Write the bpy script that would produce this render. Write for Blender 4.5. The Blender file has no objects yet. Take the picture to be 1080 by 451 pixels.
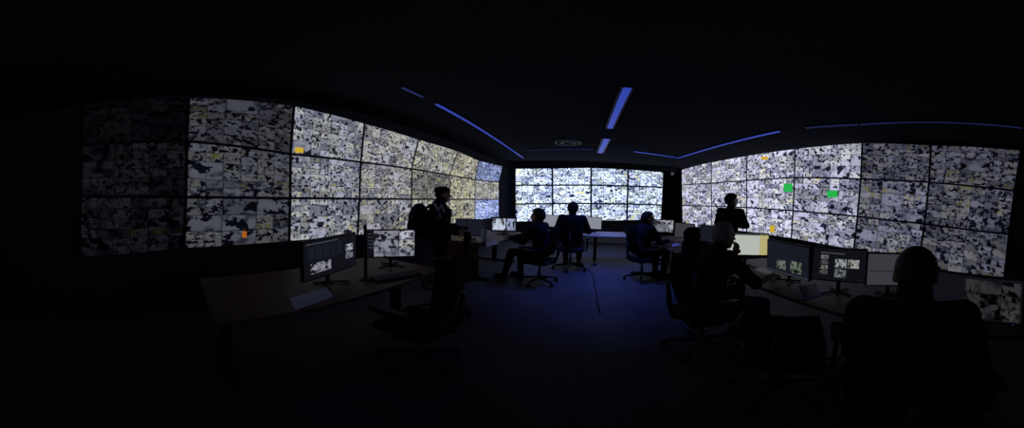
import bpy, bmesh, math, random
from mathutils import Vector, Matrix, Euler
random.seed(7)
C = bpy.context.scene.collection
PI = math.pi
W, H = 1080, 451
KH, KV = 275.0, 240.0            # pixels per radian of the panorama
HC = 1.5                          # camera height
YAW, PITCH, ROLL = 80 / 275.0, math.radians(-3.1), math.radians(1.5)

# ------------------------------------------------------------------ camera
fwd = Vector((-math.sin(YAW) * math.cos(PITCH), math.cos(YAW) * math.cos(PITCH), math.sin(PITCH)))
rgt = fwd.cross(Vector((0, 0, 1))).normalized()
up = rgt.cross(fwd).normalized()
r2 = rgt * math.cos(ROLL) + up * math.sin(ROLL)
u2 = up * math.cos(ROLL) - rgt * math.sin(ROLL)
CAMR = Matrix((r2, u2, -fwd)).transposed()
cam_d = bpy.data.cameras.new('camera')
cam = bpy.data.objects.new('camera', cam_d)
C.objects.link(cam)
cam.matrix_world = Matrix.Translation((0, 0, HC)) @ CAMR.to_4x4()
cam_d.type = 'PANO'
cam_d.panorama_type = 'EQUIRECTANGULAR'
cam_d.longitude_min, cam_d.longitude_max = -540 / KH, 540 / KH
cam_d.latitude_min, cam_d.latitude_max = -225.5 / KV, 225.5 / KV
cam_d.clip_end = 100
bpy.context.scene.camera = cam
EYE = Vector((0, 0, HC))


def ray(x, y):
    lon, el = (x - 540) / KH, (225.5 - y) / KV
    c = math.cos(el)
    return CAMR @ Vector((c * math.sin(lon), math.sin(el), -c * math.cos(lon)))


def on_plane(x, y, p, n):
    """the point of the plane through p with normal n that the photograph shows at (x, y)"""
    d = ray(x, y)
    return EYE + d * ((Vector(p) - EYE).dot(Vector(n)) / d.dot(Vector(n)))


def at_z(x, y, z):
    return on_plane(x, y, (0, 0, z), (0, 0, 1))


def at_d(x, y, dist):
    """a point at the horizontal distance dist"""
    d = ray(x, y)
    return EYE + d * (dist / math.hypot(d.x, d.y))


# ------------------------------------------------------------------ materials
def lin(c):
    c = c / 255.0
    return c / 12.92 if c <= 0.04045 else ((c + 0.055) / 1.055) ** 2.4


def mat(name, col, rough=0.6, metal=0.0, noise=0.0, nscale=30, spec=0.3):
    m = bpy.data.materials.new(name)
    m.use_nodes = True
    nt = m.node_tree
    b = nt.nodes['Principled BSDF']
    b.inputs['Roughness'].default_value = rough
    b.inputs['Metallic'].default_value = metal
    b.inputs['Specular IOR Level'].default_value = spec
    if noise:
        tc = nt.nodes.new('ShaderNodeTexCoord')
        n = nt.nodes.new('ShaderNodeTexNoise')
        n.inputs['Scale'].default_value = nscale
        n.inputs['Detail'].default_value = 4
        nt.links.new(tc.outputs['Object'], n.inputs['Vector'])
        mx = nt.nodes.new('ShaderNodeMix')
        mx.data_type = 'RGBA'
        mx.inputs[6].default_value = [c * (1 - noise) for c in col[:3]] + [1]
        mx.inputs[7].default_value = [min(1, c * (1 + noise)) for c in col[:3]] + [1]
        nt.links.new(n.outputs['Fac'], mx.inputs[0])
        nt.links.new(mx.outputs[2], b.inputs['Base Color'])
    else:
        b.inputs['Base Color'].default_value = list(col[:3]) + [1]
    return m


def wood_mat(name, c1, c2):
    m = bpy.data.materials.new(name)
    m.use_nodes = True
    nt = m.node_tree
    b = nt.nodes['Principled BSDF']
    b.inputs['Roughness'].default_value = 0.5
    b.inputs['Specular IOR Level'].default_value = 0.25
    tc = nt.nodes.new('ShaderNodeTexCoord')
    mp = nt.nodes.new('ShaderNodeMapping')
    mp.inputs['Scale'].default_value = (14, 1.2, 14)
    n = nt.nodes.new('ShaderNodeTexNoise')
    n.inputs['Scale'].default_value = 3
    n.inputs['Detail'].default_value = 6
    r = nt.nodes.new('ShaderNodeValToRGB')
    r.color_ramp.elements[0].position = 0.35
    r.color_ramp.elements[0].color = (*c1, 1)
    r.color_ramp.elements[1].position = 0.7
    r.color_ramp.elements[1].color = (*c2, 1)
    nt.links.new(tc.outputs['Object'], mp.inputs['Vector'])
    nt.links.new(mp.outputs[0], n.inputs['Vector'])
    nt.links.new(n.outputs['Fac'], r.inputs[0])
    nt.links.new(r.outputs[0], b.inputs['Base Color'])
    return m


def glow(name, col, strength=1.0):
    m = bpy.data.materials.new(name)
    m.use_nodes = True
    b = m.node_tree.nodes['Principled BSDF']
    b.inputs['Base Color'].default_value = (0.01, 0.01, 0.01, 1)
    b.inputs['Roughness'].default_value = 0.35
    b.inputs['Specular IOR Level'].default_value = 0.1
    b.inputs['Emission Color'].default_value = (*col, 1)
    b.inputs['Emission Strength'].default_value = strength
    return m


class NT:
    """small helper for chains of math nodes"""
    def __init__(s, nt):
        s.nt = nt

    def n(s, t, **kw):
        o = s.nt.nodes.new(t)
        for k, v in kw.items():
            setattr(o, k, v)
        return o

    def put(s, sock, v):
        if isinstance(v, (int, float)):
            sock.default_value = v
        elif isinstance(v, tuple):
            sock.default_value = v
        else:
            s.nt.links.new(v, sock)

    def m(s, op, a, b=0.0, c=None):
        o = s.n('ShaderNodeMath', operation=op)
        s.put(o.inputs[0], a)
        s.put(o.inputs[1], b)
        if c is not None:
            s.put(o.inputs[2], c)
        return o.outputs[0]

    def comb(s, x, y, z=0.0):
        o = s.n('ShaderNodeCombineXYZ')
        s.put(o.inputs[0], x)
        s.put(o.inputs[1], y)
        s.put(o.inputs[2], z)
        return o.outputs[0]

    def white(s, x, y, z):
        o = s.n('ShaderNodeTexWhiteNoise', noise_dimensions='3D')
        s.put(o.inputs['Vector'], s.comb(x, y, z))
        sp = s.n('ShaderNodeSeparateColor')
        s.nt.links.new(o.outputs['Color'], sp.inputs[0])
        return o.outputs['Value'], sp.outputs[0], sp.outputs[1], sp.outputs[2]

    def noise(s, x, y, z, scale, detail=2.0, rough=0.5):
        o = s.n('ShaderNodeTexNoise', noise_dimensions='3D')
        s.put(o.inputs['Vector'], s.comb(x, y, z))
        o.inputs['Scale'].default_value = scale
        o.inputs['Detail'].default_value = detail
        o.inputs['Roughness'].default_value = rough
        return o.outputs['Fac']

    def step(s, v, a, b, lo=0.0, hi=1.0):
        o = s.n('ShaderNodeMapRange', interpolation_type='SMOOTHSTEP')
        s.put(o.inputs[0], v)
        o.inputs[1].default_value = a
        o.inputs[2].default_value = b
        o.inputs[3].default_value = lo
        o.inputs[4].default_value = hi
        return o.outputs[0]

    def mixc(s, f, a, b):
        o = s.n('ShaderNodeMix', data_type='RGBA')
        s.put(o.inputs[0], f)
        s.put(o.inputs[6], a)
        s.put(o.inputs[7], b)
        return o.outputs[2]

    def mixf(s, f, a, b):
        o = s.n('ShaderNodeMix', data_type='FLOAT')
        s.put(o.inputs[0], f)
        s.put(o.inputs[2], a)
        s.put(o.inputs[3], b)
        return o.outputs[0]


def feed_mat(name, nx, ny, big, detail_scale, blue, yellow, contrast, floor_=0.15):
    """a display showing a mosaic of surveillance feeds; the object's colour is the display's own white and brightness"""
    m = bpy.data.materials.new(name)
    m.use_nodes = True
    nt = m.node_tree
    T = NT(nt)
    b = nt.nodes['Principled BSDF']
    b.inputs['Base Color'].default_value = (0.008, 0.008, 0.009, 1)
    b.inputs['Roughness'].default_value = 0.4
    b.inputs['Specular IOR Level'].default_value = 0.08
    uv = T.n('ShaderNodeUVMap')
    sp = T.n('ShaderNodeSeparateXYZ')
    nt.links.new(uv.outputs[0], sp.inputs[0])
    u, v = sp.outputs[0], sp.outputs[1]
    oi = T.n('ShaderNodeObjectInfo')
    seed = T.m('MULTIPLY', oi.outputs['Random'], 91.7)
    # two sizes of tile: groups of two by two merge into one large feed now and then
    cu, cv = T.m('MULTIPLY', u, nx / 2), T.m('MULTIPLY', v, ny / 2)
    cx, cy = T.m('FLOOR', cu), T.m('FLOOR', cv)
    w0, wa, wb, wc = T.white(cx, cy, seed)
    isbig = T.m('LESS_THAN', w0, big)
    fu, fv = T.m('MULTIPLY', u, nx), T.m('MULTIPLY', v, ny)
    fx, fy = T.m('FLOOR', fu), T.m('FLOOR', fv)
    v0, va, vb, vc = T.white(fx, fy, T.m('ADD', seed, 13.3))
    r0, r1 = T.mixf(isbig, v0, w0), T.mixf(isbig, va, wa)
    r2_, r3 = T.mixf(isbig, vb, wb), T.mixf(isbig, vc, wc)
    lu = T.mixf(isbig, T.m('FRACT', fu), T.m('FRACT', cu))
    lv = T.mixf(isbig, T.m('FRACT', fv), T.m('FRACT', cv))
    off = T.m('MULTIPLY', r1, 57.0)
    # the picture of each feed: pale ground with soft large shapes, small dark things in it
    x1, y1 = T.m('MULTIPLY', lu, 1.5), T.m('MULTIPLY', lv, 0.95)
    n1 = T.noise(x1, T.m('ADD', y1, off), seed, detail_scale * .8, 2.0, 0.55)
    n2 = T.noise(T.m('ADD', x1, off), y1, T.m('ADD', seed, 5.0), detail_scale, 2.5, 0.55)
    ground = T.step(n1, 0.47 - contrast, 0.47 + contrast * 0.5, floor_, 1.0)
    dark = T.step(n2, 0.40, 0.47, 0.04, 1.0)
    level = T.m('MULTIPLY', T.m('MULTIPLY', ground, dark), T.step(r2_, 0.0, 0.8, 0.5, 1.08))
    # joints between the feeds
    jt = T.m('MULTIPLY', T.step(T.m('ABSOLUTE', T.m('SUBTRACT', lu, 0.5)), 0.45, 0.5, 1.0, 0.45),
             T.step(T.m('ABSOLUTE', T.m('SUBTRACT', lv, 0.5)), 0.43, 0.5, 1.0, 0.4))
    level = T.m('MULTIPLY', level, jt)
    tint = T.mixc(T.step(r1, 0.3, 0.7), (0.86, 0.87, 1.0, 1), (0.97, 0.99, 0.92, 1))
    base = T.mixc(T.m('MULTIPLY', T.step(level, 0.08, 0.6, 1.0, 0.0), blue), tint, (0.25, 0.33, 1.0, 1))
    yel = T.m('MULTIPLY', T.step(n2, 0.56, 0.60), T.m('GREATER_THAN', r3, 1 - yellow))
    col = T.mixc(T.m('MULTIPLY', yel, 0.85), base, (0.92, 0.80, 0.12, 1))
    mul = T.n('ShaderNodeMix', data_type='RGBA', blend_type='MULTIPLY')
    mul.inputs[0].default_value = 1
    nt.links.new(col, mul.inputs[6])
    nt.links.new(oi.outputs['Color'], mul.inputs[7])
    nt.links.new(mul.outputs[2], b.inputs['Emission Color'])
    nt.links.new(level, b.inputs['Emission Strength'])
    return m


M = {}
M['feed_far'] = feed_mat('feeds_bright', 6, 6, 0.2, 2.0, 0.8, 0.22, 0.14, .55)
M['feed_right'] = feed_mat('feeds_violet', 7, 6, 0.2, 2.0, 0.55, 0.08, 0.15, .5)
M['feed_left'] = feed_mat('feeds_grey', 8, 7, 0.2, 2.0, 0.4, 0.12, 0.15, .5)
M['feed_near'] = feed_mat('feeds_large', 6, 6, 0.3, 1.9, 0.55, 0.14, 0.16, .3)
M['feed_window'] = feed_mat('feeds_window', 3, 3, 0.5, 2.6, 0.25, 0.03, 0.2)
M['feed_single'] = feed_mat('feeds_single', 2, 2, 1.0, 2.8, 0.1, 0.0, 0.22)
M['casing'] = mat('black_plastic', (0.012, 0.012, 0.014), 0.55, noise=0.2)
M['chair'] = mat('black_mesh_fabric', (0.012, 0.013, 0.017), 0.9, noise=0.3, nscale=80, spec=0.1)
M['chair_plastic'] = mat('black_nylon', (0.012, 0.013, 0.017), 0.55, noise=0.15, spec=0.2)
M['chrome'] = mat('grey_metal', (0.25, 0.25, 0.27), 0.35, 0.9, noise=0.1)
M['desk'] = wood_mat('reddish_wood', (0.060, 0.022, 0.014), (0.105, 0.040, 0.025))
M['desk_light'] = wood_mat('pale_laminate', (0.22, 0.20, 0.19), (0.28, 0.26, 0.24))
M['leg'] = mat('black_steel', (0.010, 0.010, 0.012), 0.5, 0.3, noise=0.15)
M['panel'] = mat('grey_panel', (0.06, 0.065, 0.08), 0.6, noise=0.15)
M['wall'] = mat('dark_wall_paint', (0.045, 0.048, 0.060), 0.9, noise=0.15, nscale=3, spec=0.05)
M['corner'] = mat('slate_paint', (0.055, 0.06, 0.085), 0.8, noise=0.12, nscale=4, spec=0.1)
M['ceiling'] = mat('black_ceiling_paint', (0.035, 0.037, 0.045), 0.95, noise=0.2, nscale=3, spec=0.0)
M['white_paint'] = mat('white_board_paint', (0.30, 0.30, 0.32), 0.6, noise=0.06)
M['cloth_black'] = mat('black_cotton', (0.012, 0.013, 0.017), 0.95, noise=0.3, nscale=60, spec=0.05)
M['cloth_navy'] = mat('navy_jacket', (0.012, 0.013, 0.017), 0.9, noise=0.3, nscale=60, spec=0.05)
M['jeans'] = mat('blue_denim', (0.05, 0.06, 0.12), 0.9, noise=0.35, nscale=70, spec=0.05)
M['trousers'] = mat('dark_trousers', (0.012, 0.013, 0.017), 0.9, noise=0.25, nscale=60, spec=0.05)
M['skin'] = mat('skin', (0.30, 0.17, 0.12), 0.6, noise=0.08, nscale=40)
M['hair'] = mat('black_hair', (0.008, 0.007, 0.007), 0.7, noise=0.4, nscale=120, spec=0.2)
M['hair_grey'] = mat('grey_hair', (0.22, 0.22, 0.24), 0.8, noise=0.4, nscale=140, spec=0.2)
M['shoe'] = mat('black_leather', (0.01, 0.01, 0.011), 0.5, noise=0.2)
M['eye'] = mat('eye', (0.03, 0.02, 0.015), 0.2, noise=0.1)
M['mask'] = mat('white_mask', (0.65, 0.66, 0.68), 0.8, noise=0.05)
M['emblem'] = mat('pale_print', (0.35, 0.36, 0.42), 0.8, noise=0.05)
M['paper'] = mat('white_paper', (0.55, 0.57, 0.66), 0.8, noise=0.05)
M['plastic_white'] = mat('white_plastic', (0.5, 0.5, 0.52), 0.5, noise=0.05)
M['curtain'] = mat('black_velvet', (0.012, 0.013, 0.017), 0.95, noise=0.3, nscale=50, spec=0.02)
M['cable'] = mat('black_rubber', (0.008, 0.008, 0.009), 0.7, noise=0.2)
M['led_bright'] = glow('blue_led', (0.035, 0.065, 0.50), 0.75)
M['led_dim'] = glow('blue_led_dim', (0.03, 0.04, 0.20), 0.45)
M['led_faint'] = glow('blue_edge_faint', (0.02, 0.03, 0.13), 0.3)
M['ui_cream'] = glow('cream_page', (0.62, 0.66, 0.60), 0.72)
M['ui_yellow'] = glow('yellow_strip', (0.62, 0.55, 0.24), 0.72)
M['ui_dark'] = glow('dark_desktop', (0.006, 0.0065, 0.010), 0.8)
M['ui_navy'] = glow('navy_desktop', (0.009, 0.0105, 0.018), 0.9)
M['ui_grey'] = glow('grey_window', (0.058, 0.06, 0.072), 0.7)
M['ui_pale'] = glow('pale_window', (0.26, 0.28, 0.33), 0.9)
M['ui_list'] = glow('list_rows', (0.06, 0.065, 0.08), 0.8)
M['green'] = glow('green_feed', (0.02, 0.50, 0.08), 0.9)
M['orange'] = glow('orange_feed', (0.75, 0.20, 0.02), 0.5)
M['yellow'] = glow('yellow_feed', (0.75, 0.50, 0.03), 0.8)


def floor_mat():
    m = bpy.data.materials.new('dark_floor_vinyl')
    m.use_nodes = True
    nt = m.node_tree
    T = NT(nt)
    b = nt.nodes['Principled BSDF']
    tc = T.n('ShaderNodeTexCoord')
    br = T.n('ShaderNodeTexBrick')
    br.offset = 0.0
    br.inputs['Scale'].default_value = 1.0
    br.inputs['Mortar Size'].default_value = 0.004
    br.inputs['Brick Width'].default_value = 0.6
    br.inputs['Row Height'].default_value = 0.6
    br.inputs['Color1'].default_value = (0.085, 0.085, 0.095, 1)
    br.inputs['Color2'].default_value = (0.095, 0.095, 0.105, 1)
    br.inputs['Mortar'].default_value = (0.05, 0.05, 0.06, 1)
    nt.links.new(tc.outputs['Object'], br.inputs['Vector'])
    n = T.n('ShaderNodeTexNoise')
    n.inputs['Scale'].default_value = 2.5
    n.inputs['Detail'].default_value = 6
    nt.links.new(tc.outputs['Object'], n.inputs['Vector'])
    mx = T.n('ShaderNodeMix', data_type='RGBA', blend_type='MULTIPLY')
    mx.inputs[0].default_value = 0.5
    nt.links.new(br.outputs[0], mx.inputs[6])
    nt.links.new(n.outputs['Fac'], mx.inputs[7])
    nt.links.new(mx.outputs[2], b.inputs['Base Color'])
    b.inputs['Roughness'].default_value = 0.6
    b.inputs['Specular IOR Level'].default_value = 0.12
    return m


M['floor'] = floor_mat()


# ------------------------------------------------------------------ mesh helpers
def link(name, me, m, parent=None, smooth=False):
    o = bpy.data.objects.new(name, me)
    if m is not None:
        me.materials.clear()
        me.materials.append(M[m] if isinstance(m, str) else m)
    if smooth:
        for p in me.polygons:
            p.use_smooth = True
    C.objects.link(o)
    if parent is not None:
        o.parent = parent
    return o


def obj(name, bm, m, parent=None, smooth=False):
    me = bpy.data.meshes.new(name)
    bmesh.ops.recalc_face_normals(bm, faces=bm.faces)
    bm.to_mesh(me)
    bm.free()
    return link(name, me, m, parent, smooth)


def thing(name, label, cat, loc=(0, 0, 0), rotz=0.0, group=None):
    o = bpy.data.objects.new(name, None)
    o.empty_display_size = 0.1
    C.objects.link(o)
    o.location = loc
    o.rotation_euler = (0, 0, rotz)
    return tag(o, label, cat, group)


def tag(o, label, cat, group=None):
    o['label'] = label
    o['category'] = cat
    if group:
        o['group'] = group
    return o


def struct(name, bm, m, label=None):
    o = obj(name, bm, m)
    o['kind'] = 'structure'
    if label:
        o['label'] = label
    return o


def B():
    return bmesh.new()


def box(bm, c, s, rot=None, bevel=0.0):
    r = bmesh.ops.create_cube(bm, size=1.0)
    vs = r['verts']
    mt = Matrix.Translation(c) @ (rot.to_4x4() if rot is not None else Matrix.Identity(4)) @ Matrix.Diagonal((*s, 1))
    bmesh.ops.transform(bm, matrix=mt, verts=vs)
    if bevel:
        es = list({e for v in vs for e in v.link_edges})
        bmesh.ops.bevel(bm, geom=es, offset=bevel, segments=2, affect='EDGES', profile=0.5)
    return bm


def tube(bm, pts, r, seg=10, rads=None, caps=True):
    """a tube along a polyline, radius r or one per point"""
    pts = [Vector(p) for p in pts]
    rads = rads or [r] * len(pts)
    rings = []
    prev = None
    for i, p in enumerate(pts):
        if i == 0:
            t = pts[1] - pts[0]
        elif i == len(pts) - 1:
            t = pts[-1] - pts[-2]
        else:
            t = (pts[i + 1] - pts[i]).normalized() + (pts[i] - pts[i - 1]).normalized()
        t.normalize()
        if prev is None:
            a = t.orthogonal().normalized()
        else:
            a = (prev - t * prev.dot(t)).normalized()
        prev = a
        b2 = t.cross(a)
        rings.append([bm.verts.new(p + (a * math.cos(2 * PI * k / seg) + b2 * math.sin(2 * PI * k / seg)) * rads[i]) for k in range(seg)])
    for i in range(len(rings) - 1):
        for k in range(seg):
            bm.faces.new((rings[i][k], rings[i][(k + 1) % seg], rings[i + 1][(k + 1) % seg], rings[i + 1][k]))
    if caps:
        bm.faces.new(rings[0][::-1])
        bm.faces.new(rings[-1])
    return bm


def ball(bm, c, rad, rot=None, seg=16, rings=10):
    r = bmesh.ops.create_uvsphere(bm, u_segments=seg, v_segments=rings, radius=1.0)
    if isinstance(rad, (int, float)):
        rad = (rad, rad, rad)
    mt = Matrix.Translation(c) @ (rot.to_4x4() if rot is not None else Matrix.Identity(4)) @ Matrix.Diagonal((*rad, 1))
    bmesh.ops.transform(bm, matrix=mt, verts=r['verts'])
    return r['verts']


def capsule(bm, p, q, r0, r1, seg=12):
    p, q = Vector(p), Vector(q)
    d = (q - p)
    L = d.length
    d.normalize()
    pts, rs = [], []
    for k in range(4):
        a = PI / 2 * (k / 4.0)
        pts.append(p - d * r0 * math.cos(a) * 0.999)
        rs.append(max(r0 * math.sin(a), 0.0008))
    for k in range(5):
        t = k / 4.0
        pts.append(p + d * L * t)
        rs.append(r0 + (r1 - r0) * t)
    for k in range(1, 5):
        a = PI / 2 * (k / 4.0)
        pts.append(q + d * r1 * math.sin(a) * 0.999)
        rs.append(max(r1 * math.cos(a), 0.0008))
    return tube(bm, pts, 0, seg, rs)


def lathe(bm, prof, c=(0, 0, 0), seg=24, close=True):
    """prof is a list of (radius, z)"""
    c = Vector(c)
    rings = [[bm.verts.new(c + Vector((max(r, 1e-4) * math.cos(2 * PI * k / seg), max(r, 1e-4) * math.sin(2 * PI * k / seg), z))) for k in range(seg)] for r, z in prof]
    for i in range(len(rings) - 1):
        for k in range(seg):
            bm.faces.new((rings[i][k], rings[i][(k + 1) % seg], rings[i + 1][(k + 1) % seg], rings[i + 1][k]))
    if close:
        bm.faces.new(rings[0][::-1])
        bm.faces.new(rings[-1])
    return bm


def quad_uv(name, pts, m, parent, color=None):
    """a flat screen face with its own 0-1 coordinates; pts from lower left round to upper left"""
    me = bpy.data.meshes.new(name)
    me.from_pydata([tuple(p) for p in pts], [], [(0, 1, 2, 3)])
    uvl = me.uv_layers.new(name='UVMap')
    for i, c in enumerate(((0, 0), (1, 0), (1, 1), (0, 1))):
        uvl.data[i].uv = c
    o = link(name, me, m, parent)
    if color:
        o.color = (*color, 1)
    return o


def prism(bm, lower, thick):
    """closed slab from the quad lower (list of Vectors) pushed along thick (Vector)"""
    a = [bm.verts.new(p) for p in lower]
    b2 = [bm.verts.new(p + thick) for p in lower]
    n = len(a)
    bm.faces.new(a)
    bm.faces.new(b2[::-1])
    for i in range(n):
        bm.faces.new((a[i], b2[i], b2[(i + 1) % n], a[(i + 1) % n]))
    return bm


def solid(bm, name, m, parent, voxel, smooth_it=4, factor=0.5):
    """fuse the overlapping pieces of bm into one continuous skin"""
    me = bpy.data.meshes.new('tmp')
    bmesh.ops.recalc_face_normals(bm, faces=bm.faces)
    bm.to_mesh(me)
    bm.free()
    t = bpy.data.objects.new('tmp', me)
    C.objects.link(t)
    r = t.modifiers.new('r', 'REMESH')
    r.mode = 'VOXEL'
    r.voxel_size = voxel
    r.use_smooth_shade = True
    if smooth_it:
        s = t.modifiers.new('s', 'SMOOTH')
        s.iterations = smooth_it
        s.factor = factor
    dg = bpy.context.evaluated_depsgraph_get()
    dg.update()
    out = bpy.data.meshes.new_from_object(t.evaluated_get(dg))
    out.name = name
    bpy.data.objects.remove(t)
    bpy.data.meshes.remove(me)
    return link(name, out, m, parent, True)


# ------------------------------------------------------------------ the room
XL = -3.06
RP0, RP1 = Vector((3.30, 8.8, 0)), Vector((4.72, -0.6, 0))      # foot of the right wall
RDIR = (RP1 - RP0).normalized()
RN = Vector((-RDIR.y, RDIR.x, 0))
if RN.x > 0:
    RN = -RN                                                     # points into the room
YB, YF, ZC = 8.82, -3.2, 3.1
RF = RP0 + RDIR * ((RP0.y - YF) / -RDIR.y)

bm = B()
prism(bm, [Vector((XL - .15, YF - .15, 0)), Vector((RF.x + .3, YF - .15, 0)), Vector((RP0.x + .25, YB + .15, 0)), Vector((XL - .15, YB + .15, 0))], Vector((0, 0, -0.1)))
struct('floor', bm, 'floor', 'dark floor of square tiles lit blue in the middle')
bm = B()
prism(bm, [Vector((XL - .15, YF - .15, ZC)), Vector((RF.x + .3, YF - .15, ZC)), Vector((RP0.x + .25, YB + .15, ZC)), Vector((XL - .15, YB + .15, ZC))], Vector((0, 0, 0.1)))
struct('ceiling', bm, 'ceiling', 'black ceiling')
bm = B()
box(bm, (XL - .06, (YB + YF) / 2, ZC / 2), (.12, YB - YF + .2, ZC))
struct('wall_left', bm, 'wall')
bm = B()
prism(bm, [RP0 - RN * 0 + Vector((0, 0, 0)), RF, RF + Vector((.15, 0, 0)), RP0 + Vector((.15, 0, 0))], Vector((0, 0, ZC)))
struct('wall_right', bm, 'wall')
bm = B()
box(bm, ((XL + RP0.x) / 2, YB + .06, ZC / 2), (RP0.x - XL + .3, .12, ZC))
struct('wall_back', bm, 'wall')
bm = B()
box(bm, ((XL + RF.x) / 2, YF - .06, ZC / 2), (RF.x - XL + .3, .12, ZC))
struct('wall_front', bm, 'wall')
# slate coloured corner face between the left bank and the back bank
pa, pb = on_plane(528, 200, (-2.95, 0, 0), (1, 0, 0)), on_plane(543, 200, (0, YB - .02, 0), (0, 1, 0))
bm = B()
prism(bm, [Vector((-3.04, 8.25, 0)), Vector((pb.x, YB - .02, 0)), Vector((pb.x, YB, 0)), Vector((-3.06, YB, 0))], Vector((0, 0, ZC)))
struct('trim_1', bm, 'corner', 'slate coloured corner face beside the back wall')
# pale low skirting below the back bank
bm = B()
box(bm, (0.3, YB - .03, .13), (4.9, .05, .26), bevel=.006)
struct('baseboard_back', bm, 'white_paint', 'pale skirting along the foot of the back wall')
bm = B()
box(bm, (XL + .02, 2.6, .06), (.03, 11.2, .12), bevel=.004)
struct('baseboard_left', bm, 'wall')

# ------------------------------------------------------------------ the video walls
ROWN = ['top', 'middle', 'bottom']
ORD = ['first', 'second', 'third', 'fourth', 'fifth', 'sixth', 'seventh']


def display(name, q, nrm, style, color, label, group, gap=0.016):
    """q: lower left, lower right, upper right, upper left as seen from the room; nrm points into the room"""
    c = (q[0] + q[1]) / 2
    q = [p - c for p in q]
    t = thing(name, label, 'display', c, 0, group)
    mid = sum(q, Vector()) / 4
    w, h = (q[1] - q[0]).length, (q[3] - q[0]).length

    def inset(g):
        out = []
        for i, p in enumerate(q):
            a, b2 = q[(i + 1) % 4] - p, q[(i - 1) % 4] - p
            out.append(p + a.normalized() * g + b2.normalized() * g)
        return out
    bm = B()
    prism(bm, inset(0.003), -nrm * 0.075)
    obj('casing', bm, 'casing', t)
    s = inset(gap)
    # bezel: four thin bars standing a little proud of the screen
    bm = B()
    o_ = inset(0.003)
    for i in range(4):
        j = (i + 1) % 4
        prism(bm, [o_[i], o_[j], s[j], s[i]], nrm * 0.006)
    obj('bezel', bm, 'casing', t)
    quad_uv('screen', [p + nrm * 0.002 for p in s], style, t, color)
    return t


def spot_feed(t, nm, pix, plane, nrm, m, label):
    """one bright coloured feed on a display, a flat picture at its place on the screen"""
    x0, y0, x1, y1 = pix
    pts = [on_plane(x, y, plane, nrm) + Vector(nrm).normalized() * 0.004 - t.location for x, y in ((x0, y1), (x1, y1), (x1, y0), (x0, y0))]
    me = bpy.data.meshes.new(nm)
    me.from_pydata([tuple(p) for p in pts], [], [(0, 1, 2, 3)])
    o = link(nm, me, m, t)
    o['label'] = label
    return o


# left bank
LX = [[88, 199, 310, 384.5, 441.5, 483, 505, 530],
      [86, 197, 306.5, 380.5, 434, 474, 501, 526],
      [85, 196, 306, 379, 434, 474, 501, 526],
      [84, 194, 305, 377, 433, 473, 501, 526]]
LY = [[109, 102, 111, 129.5, 146.5, 159, 169, 175],
      [153, 149, 162.5, 171, 178, 184.5, 189.5, 192],
      [207, 208, 209, 209.5, 210, 210, 210, 210],
      [272, 262.5, 255, 248.5, 241.5, 236.5, 232.5, 229]]
LPL = [(-2.74, 0, 0), (-2.88, 0, 0), (-2.88, 0, 0), (-2.88, 0, 0)]
LCOL = [(.009, .0095, .012), (.080, .082, .092), (.385, .39, .43), (.43, .43, .42), (.51, .50, .435), (.60, .57, .42), (.55, .66, 1.15)]  # display tints, with the view's fade to the left painted in as dimming
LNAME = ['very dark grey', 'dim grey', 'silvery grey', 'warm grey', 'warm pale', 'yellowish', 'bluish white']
G = [[on_plane(LX[r][c], LY[r][c], LPL[r], (1, 0, 0)) for c in range(8)] for r in range(4)]
LEFT = {}
for r in range(3):
    for c in range(7):
        q = [G[r + 1][c], G[r + 1][c + 1], G[r][c + 1], G[r][c]]
        nrm = (q[1] - q[0]).cross(q[3] - q[0]).normalized()
        if nrm.dot(EYE - q[0]) < 0:
            nrm = -nrm
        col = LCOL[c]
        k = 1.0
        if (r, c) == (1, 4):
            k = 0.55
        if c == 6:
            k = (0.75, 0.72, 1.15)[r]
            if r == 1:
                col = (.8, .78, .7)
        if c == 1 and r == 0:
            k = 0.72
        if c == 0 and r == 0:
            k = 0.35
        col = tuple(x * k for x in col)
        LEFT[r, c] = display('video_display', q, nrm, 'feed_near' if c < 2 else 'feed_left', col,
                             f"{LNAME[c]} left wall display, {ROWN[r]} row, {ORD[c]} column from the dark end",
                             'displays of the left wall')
spot_feed(LEFT[2, 1], 'orange_feed', (255.5, 243.5, 260, 250.5), LPL[2], (1, 0, 0), 'orange', 'orange feed')
spot_feed(LEFT[0, 2], 'yellow_feed', (311, 155, 320, 161), (-2.86, 0, 0), (1, 0, 0), 'yellow', 'yellow feed')

# back bank
BX = [[543.2, 582.7, 623.4, 662.6, 700], [543.2, 582.7, 623.4, 662.2, 699.5], [543.3, 582.8, 623.4, 661.6, 698.5], [543.4, 582.8, 623.4, 661, 697.5]]
BY = [[177.3, 177, 176.3, 178, 181], [195.3, 195.2, 195.1, 196, 197.4], [215, 214.6, 214.4, 215, 216.2], [234, 233.4, 233, 232.8, 231.5]]
YS = 8.6
G = [[on_plane(BX[r][c], BY[r][c], (0, YS, 0), (0, 1, 0)) for c in range(5)] for r in range(4)]
for r in range(3):
    for c in range(4):
        q = [G[r + 1][c], G[r + 1][c + 1], G[r][c + 1], G[r][c]]
        k = (1.0, 1.05, .92, .85)[c]
        col = (1.16 * k, 1.34 * k, 1.62 * k)
        display('video_display', q, Vector((0, -1, 0)), 'feed_far', col,
                f"bright bluish white display on the far wall, {ROWN[r]} row, {ORD[c]} of four columns",
                'displays of the far wall', gap=0.026)

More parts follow.
